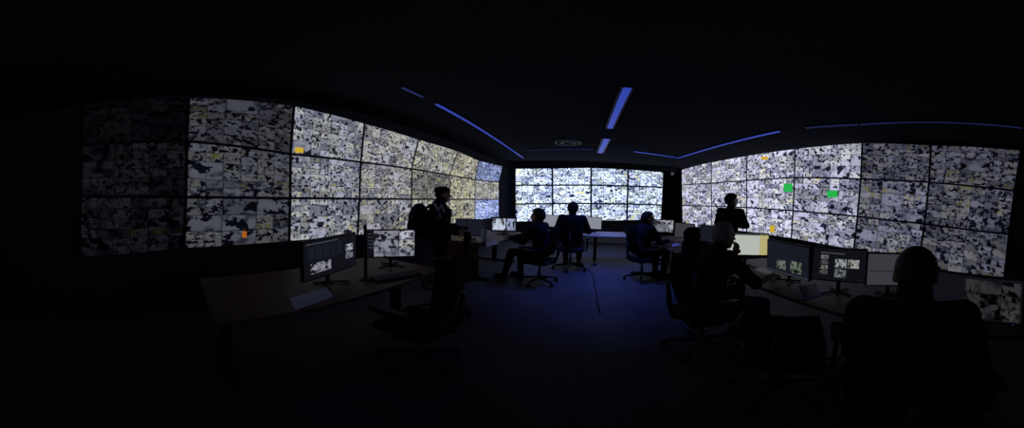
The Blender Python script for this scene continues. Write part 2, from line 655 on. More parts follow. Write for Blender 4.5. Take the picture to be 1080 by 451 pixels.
# right bank
RX = [[719, 750.5, 787.5, 838.5, 909.5, 982, 1077], [719, 750.5, 787.5, 838, 908, 980, 1070], [719.5, 750.5, 787.5, 836.5, 904.5, 975, 1064], [720, 750.5, 787.5, 834.5, 900.5, 969, 1058]]
RY = [[178.5, 170, 161.5, 151.3, 150, 152.7, 158], [195, 193, 190.3, 187, 188.7, 192, 201], [216.5, 217.3, 218.7, 222, 228, 236, 247], [238.5, 240.5, 244.5, 251.5, 263.5, 277, 301]]
RS = RP0 + RN * 0.16
G = [[on_plane(RX[r][c], RY[r][c], RS, RN) for c in range(7)] for r in range(4)]
RCOL = [(.80, .79, .92), (.80, .80, .92), (.80, .80, .92), (.57, .57, .67), (.175, .175, .215), (.115, .116, .14)]  # screen tints; last columns darkened to carry vignetting at the view's edge
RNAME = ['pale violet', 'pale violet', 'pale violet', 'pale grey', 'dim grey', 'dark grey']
RIGHT = {}
for r in range(3):
    for c in range(6):
        q = [G[r + 1][c], G[r + 1][c + 1], G[r][c + 1], G[r][c]]
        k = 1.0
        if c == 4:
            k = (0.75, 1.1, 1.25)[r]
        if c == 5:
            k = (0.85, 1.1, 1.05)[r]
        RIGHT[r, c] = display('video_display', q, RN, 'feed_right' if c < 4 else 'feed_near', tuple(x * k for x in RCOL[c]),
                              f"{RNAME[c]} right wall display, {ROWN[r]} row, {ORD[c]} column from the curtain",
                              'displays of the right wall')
spot_feed(RIGHT[1, 2], 'green_feed', (826.5, 193.5, 836, 202), RS, RN, 'green', 'bright green feed')
spot_feed(RIGHT[1, 3], 'green_feed', (872.5, 201, 883.5, 208), RS, RN, 'green', 'bright green feed')
spot_feed(RIGHT[0, 2], 'yellow_feed', (803, 165, 810, 168.5), RS, RN, 'yellow', 'yellow feed')
spot_feed(RIGHT[2, 2], 'orange_feed', (812, 237.5, 817, 245), RS, RN, 'yellow', 'yellow feed')

# ------------------------------------------------------------------ ceiling: blue light strips, round diffuser
ZL = 3.075


def strip(name, label, p, q, width, m, group, n_dots=0):
    p, q = Vector(p), Vector(q)
    t = thing(name, label, 'light strip', (p + q) / 2, 0, group)
    d = (q - p).normalized()
    s = d.cross(Vector((0, 0, 1))).normalized()
    L = (q - p).length
    rot = Matrix((d, -s, Vector((0, 0, 1)))).transposed()
    bm = B()
    box(bm, (0, 0, .012), (L, width * 1.5, .026), rot)
    obj('housing', bm, 'casing', t)
    bm = B()
    if n_dots:
        for i in range(n_dots):
            box(bm, d * (L * ((i + .5) / n_dots - .5)) + Vector((0, 0, -.008)), (L / n_dots * .55, width, .016), rot)
    else:
        box(bm, (0, 0, -.008), (L * .99, width * .9, .016), rot, bevel=.004)
    obj('diffuser', bm, m, t)
    return t


def zl(x, y):
    return at_z(x, y, ZL)


LG = 'blue light strips on the ceiling'
strip('light_strip', 'dim start of the blue light strip above the left wall displays, nearest the camera', zl(424, 92), zl(446, 102), .03, 'led_dim', LG)
strip('light_strip', 'long blue light strip above the left wall displays, running to the far corner', zl(459, 109), zl(552, 166.5), .045, 'led_bright', LG)
strip('light_strip', 'wide nearer blue ceiling light strip in the middle of the room', zl(662, 92), zl(643, 135), .10, 'led_bright', LG)
strip('light_strip', 'short farther blue ceiling light strip in the middle of the room', zl(640, 146), zl(633, 161), .13, 'led_bright', LG)
strip('light_strip', 'thin faint blue light strip across the ceiling before the far wall', zl(556, 158), zl(626, 157), .012, 'led_dim', LG)
strip('light_strip', 'blue light strip across the ceiling to the right far corner', zl(669, 159.5), zl(714, 166), .05, 'led_bright', LG)
strip('light_strip', 'long blue light strip rising from the right far corner over the right wall', zl(715, 166.5), zl(823, 138), .05, 'led_bright', LG)
strip('light_strip', 'faint dotted blue light strip above the dim right wall displays', zl(850, 134.5), zl(905, 131), .025, 'led_dim', LG, 34)
strip('light_strip', 'faintest dotted blue light strip, running out of the right edge of the photo', zl(907, 131), zl(1078, 134.5), .02, 'led_dim', LG, 90)

p = zl(599, 150)
t = thing('ceiling_diffuser', 'round dark ring shaped air diffuser on the ceiling', 'air vent', (p.x, p.y, ZC))
bm = B()
lathe(bm, [(.30, 0), (.31, -.015), (.285, -.05), (.25, -.05), (.245, -.012), (.245, 0)], seg=36, close=False)
obj('outer_ring', bm, 'panel', t, True)
bm = B()
lathe(bm, [(.19, -.01), (.20, -.03), (.16, -.055), (.11, -.055), (.105, -.02)], seg=36)
obj('inner_ring', bm, 'panel', t, True)

# curtain and the small white sensor in the right far corner
t = thing('curtain', 'black gathered curtain hanging in the right far corner', 'curtain', (2.80, 8.48, 0.02))
bm = B()
n = 60
top_z = 2.86
for side in (0, 1):
    pass
rows = 8
grid = []
for j in range(rows + 1):
    z = top_z * j / rows
    row = []
    for i in range(n + 1):
        s = i / n - .5
        wv = math.sin(i * .95) * .045 + math.sin(i * .41 + j * .3) * .02
        row.append(bm.verts.new((s * .57 * (1 - .06 * math.sin(j * .9)), wv, z)))
    grid.append(row)
for j in range(rows):
    for i in range(n):
        bm.faces.new((grid[j][i], grid[j][i + 1], grid[j + 1][i + 1], grid[j + 1][i]))
bmesh.ops.solidify(bm, geom=bm.faces[:], thickness=.012)
obj('cloth', bm, 'curtain', t, True)
bm = B()
tube(bm, [(-.38, 0, top_z + .015), (.38, 0, top_z + .015)], .014)
obj('rail', bm, 'leg', t)
p = at_d(709, 183, 8.0)
t = thing('motion_sensor', 'small white motion sensor hanging in front of the black curtain', 'sensor', (p.x, p.y, p.z))
bm = B()
lathe(bm, [(.01, -.07), (.03, -.05), (.055, .02), (.05, .05), (.02, .06)], seg=18)
obj('sensor_body', bm, 'plastic_white', t, True)
bm = B()
tube(bm, [(0, 0, .05), (0, 0, ZC - p.z)], .008)
obj('drop_rod', bm, 'leg', t)


# ------------------------------------------------------------------ office furniture
def desk(name, label, cx, cy, w, d, rz, top_m='desk', zt=.74, legs=(-1, 1), panel=False, thick=.03):
    """w along local X, d along local Y; the sitter is at -Y"""
    t = thing(name, label, 'desk', (cx, cy, 0), rz, 'desks')
    bm = B()
    box(bm, (0, 0, zt - thick / 2), (w, d, thick), bevel=.006)
    obj('desk_top', bm, top_m, t)
    for s in legs:
        x = s * (w / 2 - .14)
        bm = B()
        box(bm, (x, 0, .36), (.07, .10, .64), bevel=.008)
        lg = obj('leg', bm, 'leg', t)
        bm = B()
        box(bm, (x, 0, .022), (.075, d * .82, .04), bevel=.01)
        obj('foot', bm, 'leg', lg)
        bm = B()
        box(bm, (x, 0, zt - thick - .02), (.06, d * .7, .036), bevel=.006)
        obj('bracket', bm, 'leg', lg)
    bm = B()
    box(bm, (0, d * .12, zt - thick - .03), (w - .4, .12, .05), bevel=.006)
    obj('cable_tray', bm, 'leg', t)
    if panel:
        bm = B()
        box(bm, (0, d / 2 - .05, zt - .24), (w - .34, .02, .36), bevel=.004)
        obj('modesty_panel', bm, 'panel', t)
    return t


def monitor(label, a, b, zb, h, screen_m, group=None, zdesk=.74, tilt=0.0, color=None, casing='casing', base=True):
    """a, b: feet of the screen's left and right edge (as its user sees it) as (x, y); zb: lower edge of the screen"""
    a, b = Vector((a[0], a[1])), Vector((b[0], b[1]))
    mid = (a + b) / 2
    d = (b - a)
    w = d.length
    # local +X runs from left to right, local -Y faces the user
    rz = math.atan2(d.y, d.x)
    t = thing('monitor', label, 'monitor', (mid.x, mid.y, zdesk + .003), rz, group)
    z0 = zb - zdesk - .003
    R = Euler((-tilt, 0, 0)).to_matrix()
    c = Vector((0, 0.03, z0 + h / 2))
    bm = B()
    box(bm, c, (w + .024, .028, h + .03), R, bevel=.006)
    box(bm, c + Vector((0, .022, -.01)), (w * .55, .03, h * .55), R, bevel=.01)
    obj('casing', bm, casing, t)
    f = c + R @ Vector((0, -.0155, 0))
    ex, ez = R @ Vector((w / 2, 0, 0)), R @ Vector((0, 0, h / 2))
    s = quad_uv('screen', [f - ex - ez, f + ex - ez, f + ex + ez, f - ex + ez], screen_m, t, color)
    s['n'] = 0
    t['wh'] = (w, h)
    if base:
        bm = B()
        tube(bm, [(0, .07, .012), (0, .075, z0 + h * .25), (0, .05, z0 + h * .45)], .018, 10)
        obj('stand_neck', bm, casing, t)
        bm = B()
        for sx in (-1, 1):
            tube(bm, [(0, .09, .012), (sx * .12, -.05, .008)], .009, 8)
            tube(bm, [(0, .07, .012), (sx * .08, .15, .008)], .009, 8)
        box(bm, (0, .075, .008), (.07, .07, .015), bevel=.003)
        obj('stand_base', bm, casing, t)
    bm = B()
    box(bm, c + R @ Vector((w * .42, -.016, -h / 2 - .0075)), (.012, .004, .004), R)
    obj('power_light', bm, 'led_dim', t)
    t['frame'] = 0
    del t['frame'], s['n'], t['wh']
    return t, s, (f, ex, ez, R)


def window(mon, nm, r, m, color=None, label=None):
    """a picture or panel on the screen: r = (u0, v0, u1, v1)"""
    t, s, (f, ex, ez, R) = mon
    off = R @ Vector((0, -.002, 0))
    P = lambda u, v: f + off + ex * (2 * u - 1) + ez * (2 * v - 1)
    u0, v0, u1, v1 = r
    o = quad_uv(nm, [P(u0, v0), P(u1, v0), P(u1, v1), P(u0, v1)], m, s, color)
    if label:
        o['label'] = label
    return o


def chair(label, x, y, face, seat_z=.47, headrest=False, turn=0.0, back_h=.52):
    """a five-star office chair; face: direction its sitter looks"""
    rz = math.atan2(-face[0], face[1])
    t = thing('office_chair', label, 'chair', (x, y, 0), rz, 'office chairs')
    # star base
    for k in range(5):
        a = 2 * PI * k / 5 + PI / 2 + turn
        d = Vector((math.cos(a), math.sin(a), 0))
        bm = B()
        tube(bm, [Vector((0, 0, .115)) + d * .03, Vector((0, 0, .10)) + d * .15, Vector((0, 0, .075)) + d * .30], 0, 8, [.026, .022, .016])
        lg = obj('base_arm', bm, 'chair_plastic', t, True)
        bm = B()
        c = Vector((0, 0, .03)) + d * .30
        s = Vector((-d.y, d.x, 0))
        for sd in (-1, 1):
            tube(bm, [c + s * (.012 * sd), c + s * (.026 * sd)], .028, 14)
        tube(bm, [c + Vector((0, 0, 0)), c + Vector((0, 0, .05))], .009, 8)
        obj('caster', bm, 'chair_plastic', lg, False)
    bm = B()
    lathe(bm, [(.034, .09), (.034, .24), (.022, .245), (.022, seat_z - .08)], seg=16)
    box(bm, (0, 0, seat_z - .085), (.20, .24, .035), bevel=.01)
    obj('gas_column', bm, 'chrome', t, False)
    bm = B()
    box(bm, (0, .02, seat_z - .035), (.48, .46, .075), bevel=.032)
    obj('seat', bm, 'chair', t, True)
    # curved backrest
    bm = B()
    cols, rws = 12, 10
    z0, z1 = seat_z + .10, seat_z + .10 + back_h
    gr = []
    for j in range(rws + 1):
        tt = j / rws
        z = z0 + (z1 - z0) * tt
        hw = .215 * (1 - .25 * max(0, tt - .55) ** 1.5 * 2) * (1 - .12 * max(0, .25 - tt) * 4)
        yb = -.215 - .07 * tt - .03 * math.sin(tt * PI)
        row = []
        for i in range(cols + 1):
            u = i / cols * 2 - 1
            row.append(bm.verts.new((u * hw, yb + .055 * u * u, z)))
        gr.append(row)
    for j in range(rws):
        for i in range(cols):
            bm.faces.new((gr[j][i], gr[j][i + 1], gr[j + 1][i + 1], gr[j + 1][i]))
    bmesh.ops.solidify(bm, geom=bm.faces[:], thickness=.04)
    bk = obj('backrest', bm, 'chair', t, True)
    bm = B()
    tube(bm, [(0, -.10, seat_z - .08), (0, -.26, seat_z - .03), (0, -.305, seat_z + .12), (0, -.33, seat_z + .34)], 0, 8, [.03, .028, .024, .018])
    obj('back_bar', bm, 'chair_plastic', t, True)
    if headrest:
        bm = B()
        ball(bm, (0, -.31, z1 + .07), (.135, .05, .12))
        hr = obj('headrest', bm, 'chair', bk, True)
        bm = B()
        tube(bm, [(0, -.33, z1 - .12), (0, -.34, z1 + .12)], .016, 8)
        obj('headrest_bar', bm, 'chair_plastic', hr, True)
    for s in (-1, 1):
        bm = B()
        tube(bm, [(s * .20, .0, seat_z - .07), (s * .285, -.01, seat_z - .04), (s * .29, -.02, seat_z + .18)], .016, 8)
        ar = obj('armrest', bm, 'chair_plastic', t, True)
        bm = B()
        box(bm, (s * .29, .02, seat_z + .195), (.075, .26, .032), bevel=.013)
        obj('arm_pad', bm, 'chair_plastic', ar, True)
    return t


# ------------------------------------------------------------------ people
def V3(*a):
    return Vector(a)


def hand(bm, wrist, d, nrm, side, curl=.5, size=1.0):
    """palm and five fingers; d: direction of the fingers, nrm: direction the palm faces, side: +1 when the thumb leaves along d x nrm"""
    d = Vector(d).normalized()
    nrm = Vector(nrm)
    nrm = (nrm - d * nrm.dot(d)).normalized()
    s = d.cross(nrm) * side
    R = Matrix((s, d, nrm)).transposed()
    k = size
    ball(bm, wrist + d * .05 * k, (.042 * k, .055 * k, .018 * k), R, 12, 8)
    for i, (off, ln) in enumerate(((.030, .072), (.010, .080), (-.010, .075), (-.029, .060))):
        p = wrist + d * .085 * k + s * off * k
        ang = 0.15 + curl * .25
        seg = ln / 3 * 1.15
        for j in range(3):
            dd = d * math.cos(ang) + nrm * math.sin(ang)
            q = p + dd * seg * k
            capsule(bm, p, q, (.0095 - .0008 * j) * k, (.0088 - .0008 * j) * k, 8)
            p = q
            ang += curl * .75
    p = wrist + d * .025 * k + s * .034 * k
    q = p + (d * .6 + s * .75 + nrm * .3).normalized() * .042 * k
    capsule(bm, p, q, .0125 * k, .011 * k, 8)
    q2 = q + (d * .9 + s * .2 + nrm * .45).normalized() * .032 * k
    capsule(bm, q, q2, .011 * k, .009 * k, 8)


def person(label, x, y, face, J, hair='short', top='cloth_black', legs='trousers', look=(0, 0), voxel=.009, sleeves='long', sc=1.0, z0=0.0, extras=None, girth=1.0, hs=1.08, collar=.3):
    """J: joints in the person's own frame (+Y ahead, +X to the person's right)"""
    rz = math.atan2(-face[0], face[1])
    t = thing('person', label, 'person', (x, y, z0), rz, None)
    t.scale = (sc, sc, sc)
    J = {k: (Vector(v) if not isinstance(v, str) else v) for k, v in J.items()}
    pel, che, nb, hd = J['pelvis'], J['chest'], J['neck'], J['head']
    spine = (nb - pel).normalized()
    HR = Euler((look[1], 0, look[0]), 'XYZ').to_matrix()          # look = (turn to the left, lift)
    sx = (J['sho_r'] - J['sho_l']).normalized()
    SR = Matrix((sx, spine.cross(sx), spine)).transposed()
    g = girth

    def torso(bm, e):
        ball(bm, pel + V3(0, 0, .02), (.165 * g + e, .125 * g + e, .115 + e), SR)
        ball(bm, pel.lerp(che, .5), (.150 * g + e, .118 * g + e, .17 + e), SR)
        ball(bm, che, (.178 * g + e, .122 * g + e, .19 + e), SR)
        ball(bm, che.lerp(nb, .45), (.165 * g + e, .10 * g + e, .12 + e), SR)
        for s in 'lr':
            sh = J['sho_' + s]
            capsule(bm, nb - spine * .05, sh, .055 + e, .062 + e)

    def arm(bm, s, e, stop=1.0):
        sh, el, wr = J['sho_' + s], J['elb_' + s], J['wri_' + s]
        capsule(bm, sh, el, .054 * g + e, .043 * g + e)
        if stop > 0:
            capsule(bm, el, el.lerp(wr, stop), .043 * g + e, .043 + (.029 - .043) * stop + e)

    def leg(bm, s, e, stop=1.0):
        hp, kn, an = J['hip_' + s], J['kne_' + s], J['ank_' + s]
        capsule(bm, hp, kn, .084 * g + e, .058 + e)
        capsule(bm, kn, kn.lerp(an, .35), .057 + e, .056 + e)
        capsule(bm, kn.lerp(an, .35), kn.lerp(an, stop), .056 + e, .056 + (.037 - .056) * stop + e)

    # the body: one continuous skin with head, hands and feet
    bm = B()
    torso(bm, 0)
    for s in 'lr':
        arm(bm, s, 0)
        leg(bm, s, 0)
        hd_ = J.get('hand_' + s, J['wri_' + s] - J['elb_' + s])
        pn = J.get('palm_' + s, V3(0, 0, -1))
        hand(bm, J['wri_' + s], hd_, pn, (1 if s == 'l' else -1), J.get('curl', V3(.5, 0, 0)).x)
        td = J.get('toe_' + s, V3(0, 1, 0)).normalized()
        capsule(bm, J['ank_' + s] + V3(0, 0, -.035), J['ank_' + s] + td * .15 + V3(0, 0, -.055), .036, .028)
    H_ = lambda a, b, c: hd + HR @ (V3(a, b, c) * hs)
    capsule(bm, nb - spine * .06, H_(0, -.015, -.06), .062 * g, .056)
    ball(bm, H_(0, -.012, .02), (.077 * hs, .095 * hs, .10 * hs), HR)                 # skull
    ball(bm, H_(0, .022, -.045), (.062 * hs, .072 * hs, .078 * hs), HR)               # face
    ball(bm, H_(0, .052, -.095), (.034 * hs, .032 * hs, .028 * hs), HR)               # chin
    capsule(bm, H_(0, .088, .012), H_(0, .112, -.030), .009, .014, 8)  # nose
    capsule(bm, H_(-.022, .084, -.062), H_(.022, .084, -.062), .010, .010, 8)   # lips
    for s in (-1, 1):
        capsule(bm, H_(s * .012, .085, .028), H_(s * .045, .073, .028), .011, .009, 8)   # brow
        ball(bm, H_(s * .078, -.008, -.012), (.012, .022, .034), HR, 10, 8)                # ear
    solid(bm, 'body', 'skin', t, voxel * .75, 2)
    for s in (-1, 1):
        bm = B()
        ball(bm, H_(s * .031, .080, .010), .0125, None, 10, 8)
        obj('eye', bm, 'eye', t, True)
    # clothes
    bm = B()
    torso(bm, .014)
    for s in 'lr':
        if sleeves == 'long':
            arm(bm, s, .015, .97)
        else:
            arm(bm, s, .016, 0)
    capsule(bm, nb - spine * .05, nb + (hd - nb) * collar, .078 * g, .070)
    solid(bm, 'shirt' if sleeves == 'short' else 'jacket', top, t, voxel, 5)
    bm = B()
    ball(bm, pel + V3(0, 0, -.01), (.168 * g + .012, .128 * g + .012, .112), SR)
    for s in 'lr':
        leg(bm, s, .014, .97)
    solid(bm, 'trousers', legs, t, voxel, 5)
    for s in 'lr':
        bm = B()
        td = J.get('toe_' + s, V3(0, 1, 0)).normalized()
        an = J['ank_' + s]
        capsule(bm, an + V3(0, 0, -.032) - td * .02, an + td * .155 + V3(0, 0, -.052), .046, .037)
        R = Matrix((td.cross(V3(0, 0, 1)), td, V3(0, 0, 1))).transposed()
        box(bm, an + td * .065 + V3(0, 0, -.078), (.085, .27, .024), R)
        solid(bm, 'shoe', 'shoe', t, voxel, 2)
    # hair
    if hair in ('short', 'grey', 'crop', 'bun'):
        k = {'short': 1.19, 'grey': 1.035, 'crop': 1.05, 'bun': 1.14}[hair]
        bm = B()
        vs = ball(bm, (0, 0, 0), 1.0, None, 28, 18)
        kill = []
        for v in bm.verts:
            c = v.co
            hairline = .30 if hair != 'grey' else .42
            if (c.y > .25 and c.z < hairline + .2 * (c.y - .25)) or c.z < -.82 or (c.z < -.05 and c.y > -.02 and c.y <= .25 and abs(c.x) > .5):
                kill.append(v)
        bmesh.ops.delete(bm, geom=kill, context='VERTS')
        for v in bm.verts:
            c = v.co.copy()
            w = 1 + (.03 * math.sin(c.x * 23 + c.z * 9) * math.sin(c.y * 19) if hair in ('short', 'bun') else 0)
            v.co = H_(0, -.014, .022) + hs * HR @ V3(c.x * .080 * k * w, c.y * .098 * k * w, c.z * .103 * k * w)
        bmesh.ops.solidify(bm, geom=bm.faces[:], thickness=.012)
        obj('hair', bm, 'hair_grey' if hair == 'grey' else 'hair', t, True)
    if extras:
        extras(t, J, H_, HR)
    return t


def sit(lean=.12, **kw):
    """a seated body; lean: forward lean of the trunk in radians"""
    pel = V3(0, -.02, .60)
    ax = V3(0, math.sin(lean), math.cos(lean))
    nb = pel + ax * .50
    J = dict(pelvis=pel, chest=pel + ax * .33, neck=nb, head=nb + V3(0, .035 + math.sin(lean) * .08, .15),
             sho_l=pel + ax * .465 + V3(-.185, 0, 0), sho_r=pel + ax * .465 + V3(.185, 0, 0),
             hip_l=pel + V3(-.09, .03, -.01), hip_r=pel + V3(.09, .03, -.01),
             kne_l=V3(-.14, .41, .575), kne_r=V3(.14, .41, .575),
             ank_l=V3(-.13, .39, .10), ank_r=V3(.13, .39, .10),
             elb_l=V3(-.26, .17, .80), elb_r=V3(.26, .17, .80),
             wri_l=V3(-.17, .42, .80), wri_r=V3(.17, .42, .80))
    J.update(kw)
    return J


def stand(**kw):
    J = dict(pelvis=V3(0, 0, .93), chest=V3(0, .0, 1.25), neck=V3(0, -.01, 1.45), head=V3(0, .02, 1.615),
             sho_l=V3(-.19, -.01, 1.40), sho_r=V3(.19, -.01, 1.40),
             hip_l=V3(-.09, 0, .92), hip_r=V3(.09, 0, .92),
             kne_l=V3(-.11, .03, .50), kne_r=V3(.11, .03, .50),
             ank_l=V3(-.12, -.01, .10), ank_r=V3(.12, -.01, .10),
             elb_l=V3(-.25, -.02, 1.12), elb_r=V3(.25, -.02, 1.12),
             wri_l=V3(-.22, .10, .89), wri_r=V3(.22, .10, .89), hand_l=V3(0, .1, -1), hand_r=V3(0, .1, -1),
             palm_l=V3(1, 0, 0), palm_r=V3(-1, 0, 0))
    J.update(kw)
    return J


# ------------------------------------------------------------------ left side: near desk
desk('desk', 'reddish wooden desk in the dark by the left wall, under two monitors', -1.78, 1.12, 1.95, .95, PI / 2, legs=(-1, 1))
MG = 'desk monitors'
m = monitor('black monitor with dark panels and one snowy feed, nearest on the left desk',
            (-1.53, .80), (-1.72, 1.40), .86, .315, 'ui_dark', MG)
window(m, 'feed_window', (.10, .13, .46, .42), 'feed_single', (.42, .42, .44))
window(m, 'feed_window', (.76, .52, .93, .73), 'feed_single', (.42, .42, .44))
window(m, 'feed_window', (.76, .28, .93, .50), 'feed_single', (.42, .42, .44))
window(m, 'list_panel', (.06, .52, .17, .86), 'ui_navy')
for k in range(4):
    window(m, 'camera_panel', (.19 + .13 * k, .50, .30 + .13 * k, .88), 'ui_navy')
window(m, 'status_bar', (.03, .92, .60, .95), 'ui_list')
m = monitor('black monitor filled with bright grey feeds, beside the standing person on the left',
            (-1.88, 1.66), (-1.58, 2.02), .86, .30, 'feed_window', MG, color=(.52, .52, .54))
window(m, 'side_panel', (0, 0, .14, 1), 'ui_dark')
for k in range(5):
    window(m, 'list_row', (.02, .86 - k * .13, .12, .91 - k * .13), 'ui_list')
p = at_d(385.5, 270, 2.1)
t = thing('microphone_stand', 'thin black upright rod standing between the two left monitors', 'stand', (p.x, p.y, .74))
bm = B()
lathe(bm, [(.055, 0), (.055, .01), (.02, .018)], seg=20)
obj('base', bm, 'casing', t)
bm = B()
tube(bm, [(0, 0, .01), (0, 0, 1.27 - .74)], 0, 10, [.014, .014])
obj('rod', bm, 'casing', t)


def sheet(name, label, pix, z, m, cat='paper', thick=.004):
    """a thin flat thing lying at height z whose corners the photo shows at pix"""
    pts = [at_z(x, y, z) for x, y in pix]
    c = sum(pts, Vector()) / len(pts)
    bm = B()
    prism(bm, [p - c for p in pts], Vector((0, 0, thick)))
    o = obj(name, bm, m)
    o.location = c
    return tag(o, label, cat)


sheet('paper', 'blue lit sheets of paper on the dark left desk before the monitor', [(305, 315), (345, 303), (351.5, 313), (311, 327)], .742, 'paper')


def keyboard(label, x, y, rz, z=.741):
    t = thing('keyboard', label, 'keyboard', (x, y, z), rz, 'keyboards')
    bm = B()
    box(bm, (0, 0, .009), (.44, .14, .018), bevel=.004)
    obj('case', bm, 'casing', t)
    bm = B()
    for r in range(5):
        for c in range(15):
            box(bm, (-.203 + c * .029, -.052 + r * .026, .021), (.024, .021, .008))
    obj('keys', bm, 'chair_plastic', t)
    return t


keyboard('black keyboard on the left desk in front of the bright monitor', -1.45, 1.60, PI / 2 - .3)

chair('black office chair tipped toward the left desk, its slim backrest edge on', -1.06, 1.42, (-1, -.05), headrest=False, turn=.3)
chair('black office chair pushed in beside the standing person with the backpack', -1.50, 2.46, (-.75, -.5), turn=.1)


# ------------------------------------------------------------------ standing person with cap and backpack
def cap_extras(t, J, H_, HR):
    bm = B()
    vs = ball(bm, (0, 0, 0), 1.0, None, 28, 16)
    bmesh.ops.delete(bm, geom=[v for v in bm.verts if v.co.z < -.02], context='VERTS')
    for v in bm.verts:
        c = v.co.copy()
        v.co = H_(0, -.012, .045) + HR @ V3(c.x * .096, c.y * .116, max(c.z, 0) ** .7 * .088)
    bmesh.ops.solidify(bm, geom=bm.faces[:], thickness=.006)
    cp = obj('cap', bm, 'cloth_black', t, True)
    bm = B()
    n = 14
    top, bot = [], []
    for i in range(n + 1):
        a = PI * i / n
        top.append(H_(math.cos(a) * .092, .06 + math.sin(a) * .12, .045 - .012 * math.sin(a)))
    vs = [bm.verts.new(p) for p in top]
    bm.faces.new(vs)
    bmesh.ops.solidify(bm, geom=bm.faces[:], thickness=.006)
    obj('visor', bm, 'cloth_black', cp)
    # pale print on the shoulder: three slanting strokes and a short bar
    # laid on the cloth of the sleeve
    from mathutils.bvhtree import BVHTree
    jk = [c for c in t.children if c.name.startswith('jacket')][0].data
    tree = BVHTree.FromPolygons([v.co for v in jk.vertices], [tuple(p.vertices) for p in jk.polygons])
    bm = B()
    sh = J['sho_r']
    for dy, dz, a, ln in ((-.045, -.03, .4, .11), (-.005, -.045, -.5, .12), (.04, -.06, .4, .10), (.0, -.15, .1, .08)):
        d = V3(0, -math.sin(a), math.cos(a))
        s_ = V3(0, math.cos(a), math.sin(a))
        n = 8
        prev = None
        for i in range(n + 1):
            row = []
            if tree.ray_cast(sh + V3(.5, dy, dz) + d * (ln * (i / n - .5)), V3(-1, 0, 0))[0] is None:
                prev = None
                continue
            for k in (-1, 1):
                p = sh + V3(.5, dy, dz) + d * (ln * (i / n - .5)) + s_ * (.012 * k)
                hit = tree.ray_cast(p, V3(-1, 0, 0))
                q = hit[0] if hit[0] is not None else p - V3(.42, 0, 0)
                row.append((bm.verts.new(q + V3(.004, 0, 0)), bm.verts.new(q - V3(.002, 0, 0))))
            if prev:
                (a0, a1), (b0, b1) = prev
                (c0, c1), (d0, d1) = row
                bm.faces.new((a0, b0, d0, c0))
                bm.faces.new((a1, c1, d1, b1))
                bm.faces.new((a0, c0, c1, a1))
                bm.faces.new((b0, b1, d1, d0))
            prev = row
    obj('sleeve_print', bm, 'emblem', t)


JM = stand(neck=V3(0, .0, 1.48), head=V3(0, .05, 1.61), sho_l=V3(-.20, -.01, 1.45), sho_r=V3(.20, -.01, 1.45), chest=V3(0, 0, 1.27), wri_r=V3(.20, .22, 1.02), elb_r=V3(.27, .02, 1.12), wri_l=V3(-.15, .30, 1.05), elb_l=V3(-.26, .06, 1.12), hand_r=V3(-.2, .8, .1), hand_l=V3(.3, .8, .1))
MAN = (-1.94, 3.02)
mf = (.80, .60)
person('person standing by the left wall in dark cap and jacket, backpack on',
       MAN[0], MAN[1], mf, JM, hair='crop', top='cloth_navy', extras=cap_extras, girth=1.3, hs=1.0, collar=.6, voxel=.010, sc=.99)
rz = math.atan2(-mf[0], mf[1])
back = Vector((-mf[0], -mf[1], 0)).normalized()
t = thing('backpack', 'bulging black backpack on the back of the standing person in the cap', 'backpack', (MAN[0] + back.x * .275, MAN[1] + back.y * .275, .93), rz)
bm = B()
ball(bm, (0, 0, .24), (.19, .155, .29))
box(bm, (0, .03, .22), (.28, .12, .40), bevel=.05)
solid(bm, 'bag', 'cloth_black', t, .012, 6)
bm = B()
ball(bm, (0, -.11, .15), (.13, .06, .13))
obj('front_pocket', bm, 'cloth_black', t, True)
for s in (-1, 1):
    bm = B()
    tube(bm, [(s * .10, .08, .44), (s * .13, .16, .50), (s * .15, .30, .52), (s * .15, .42, .42), (s * .14, .41, .25), (s * .16, .28, .08), (s * .13, .08, .04)], .016, 8)
    obj('shoulder_strap', bm, 'cloth_black', t, True)
bm = B()
tube(bm, [(-.04, .05, .49), (-.03, .05, .53), (.03, .05, .53), (.04, .05, .49)], .008, 8)
obj('top_handle', bm, 'cloth_black', t, True)

# ------------------------------------------------------------------ left far workplace
FARDESK = desk('desk', 'wooden desk with black T shaped leg, before the person facing left', -1.98, 4.62, 1.75, 1.15, PI / 2 , legs=(-1, 1), panel=False)
bm = B()
box(bm, (-.855, .12, .355), (.025, .86, .70), bevel=.004)
obj('end_panel', bm, 'desk', FARDESK)
monitor('monitor with a dark blue screen at the near end of the far left desk', (-2.14, 3.86), (-1.66, 3.98), .83, .31, 'ui_navy', MG)
m = monitor('monitor with two pale blue street feeds at the far end of the left wall', (-1.88, 4.86), (-1.40, 4.98), .82, .31, 'ui_dark', MG)
window(m, 'feed_window', (.04, .06, .58, .94), 'feed_single', (.50, .56, .72))
window(m, 'feed_window', (.61, .06, .97, .94), 'feed_single', (.40, .45, .60))
p = at_z(507, 260, .74)
t = thing('tumbler', 'whitish plastic tumbler on the front edge of the far left desk', 'cup', (-1.62, 3.88, .74))
bm = B()
lathe(bm, [(.036, 0), (.040, .01), (.050, .21), (.047, .215), (.040, .015)], seg=20)
obj('cup_body', bm, 'plastic_white', t, True)
bm = B()
lathe(bm, [(.053, .205), (.053, .225), (.03, .235)], seg=20)
obj('cup_lid', bm, 'plastic_white', t, True)
sheet('paper', 'blue lit paper on the far left desk beside the whitish tumbler', [(512, 256), (522, 253), (527, 257), (514, 260)], .742, 'paper')

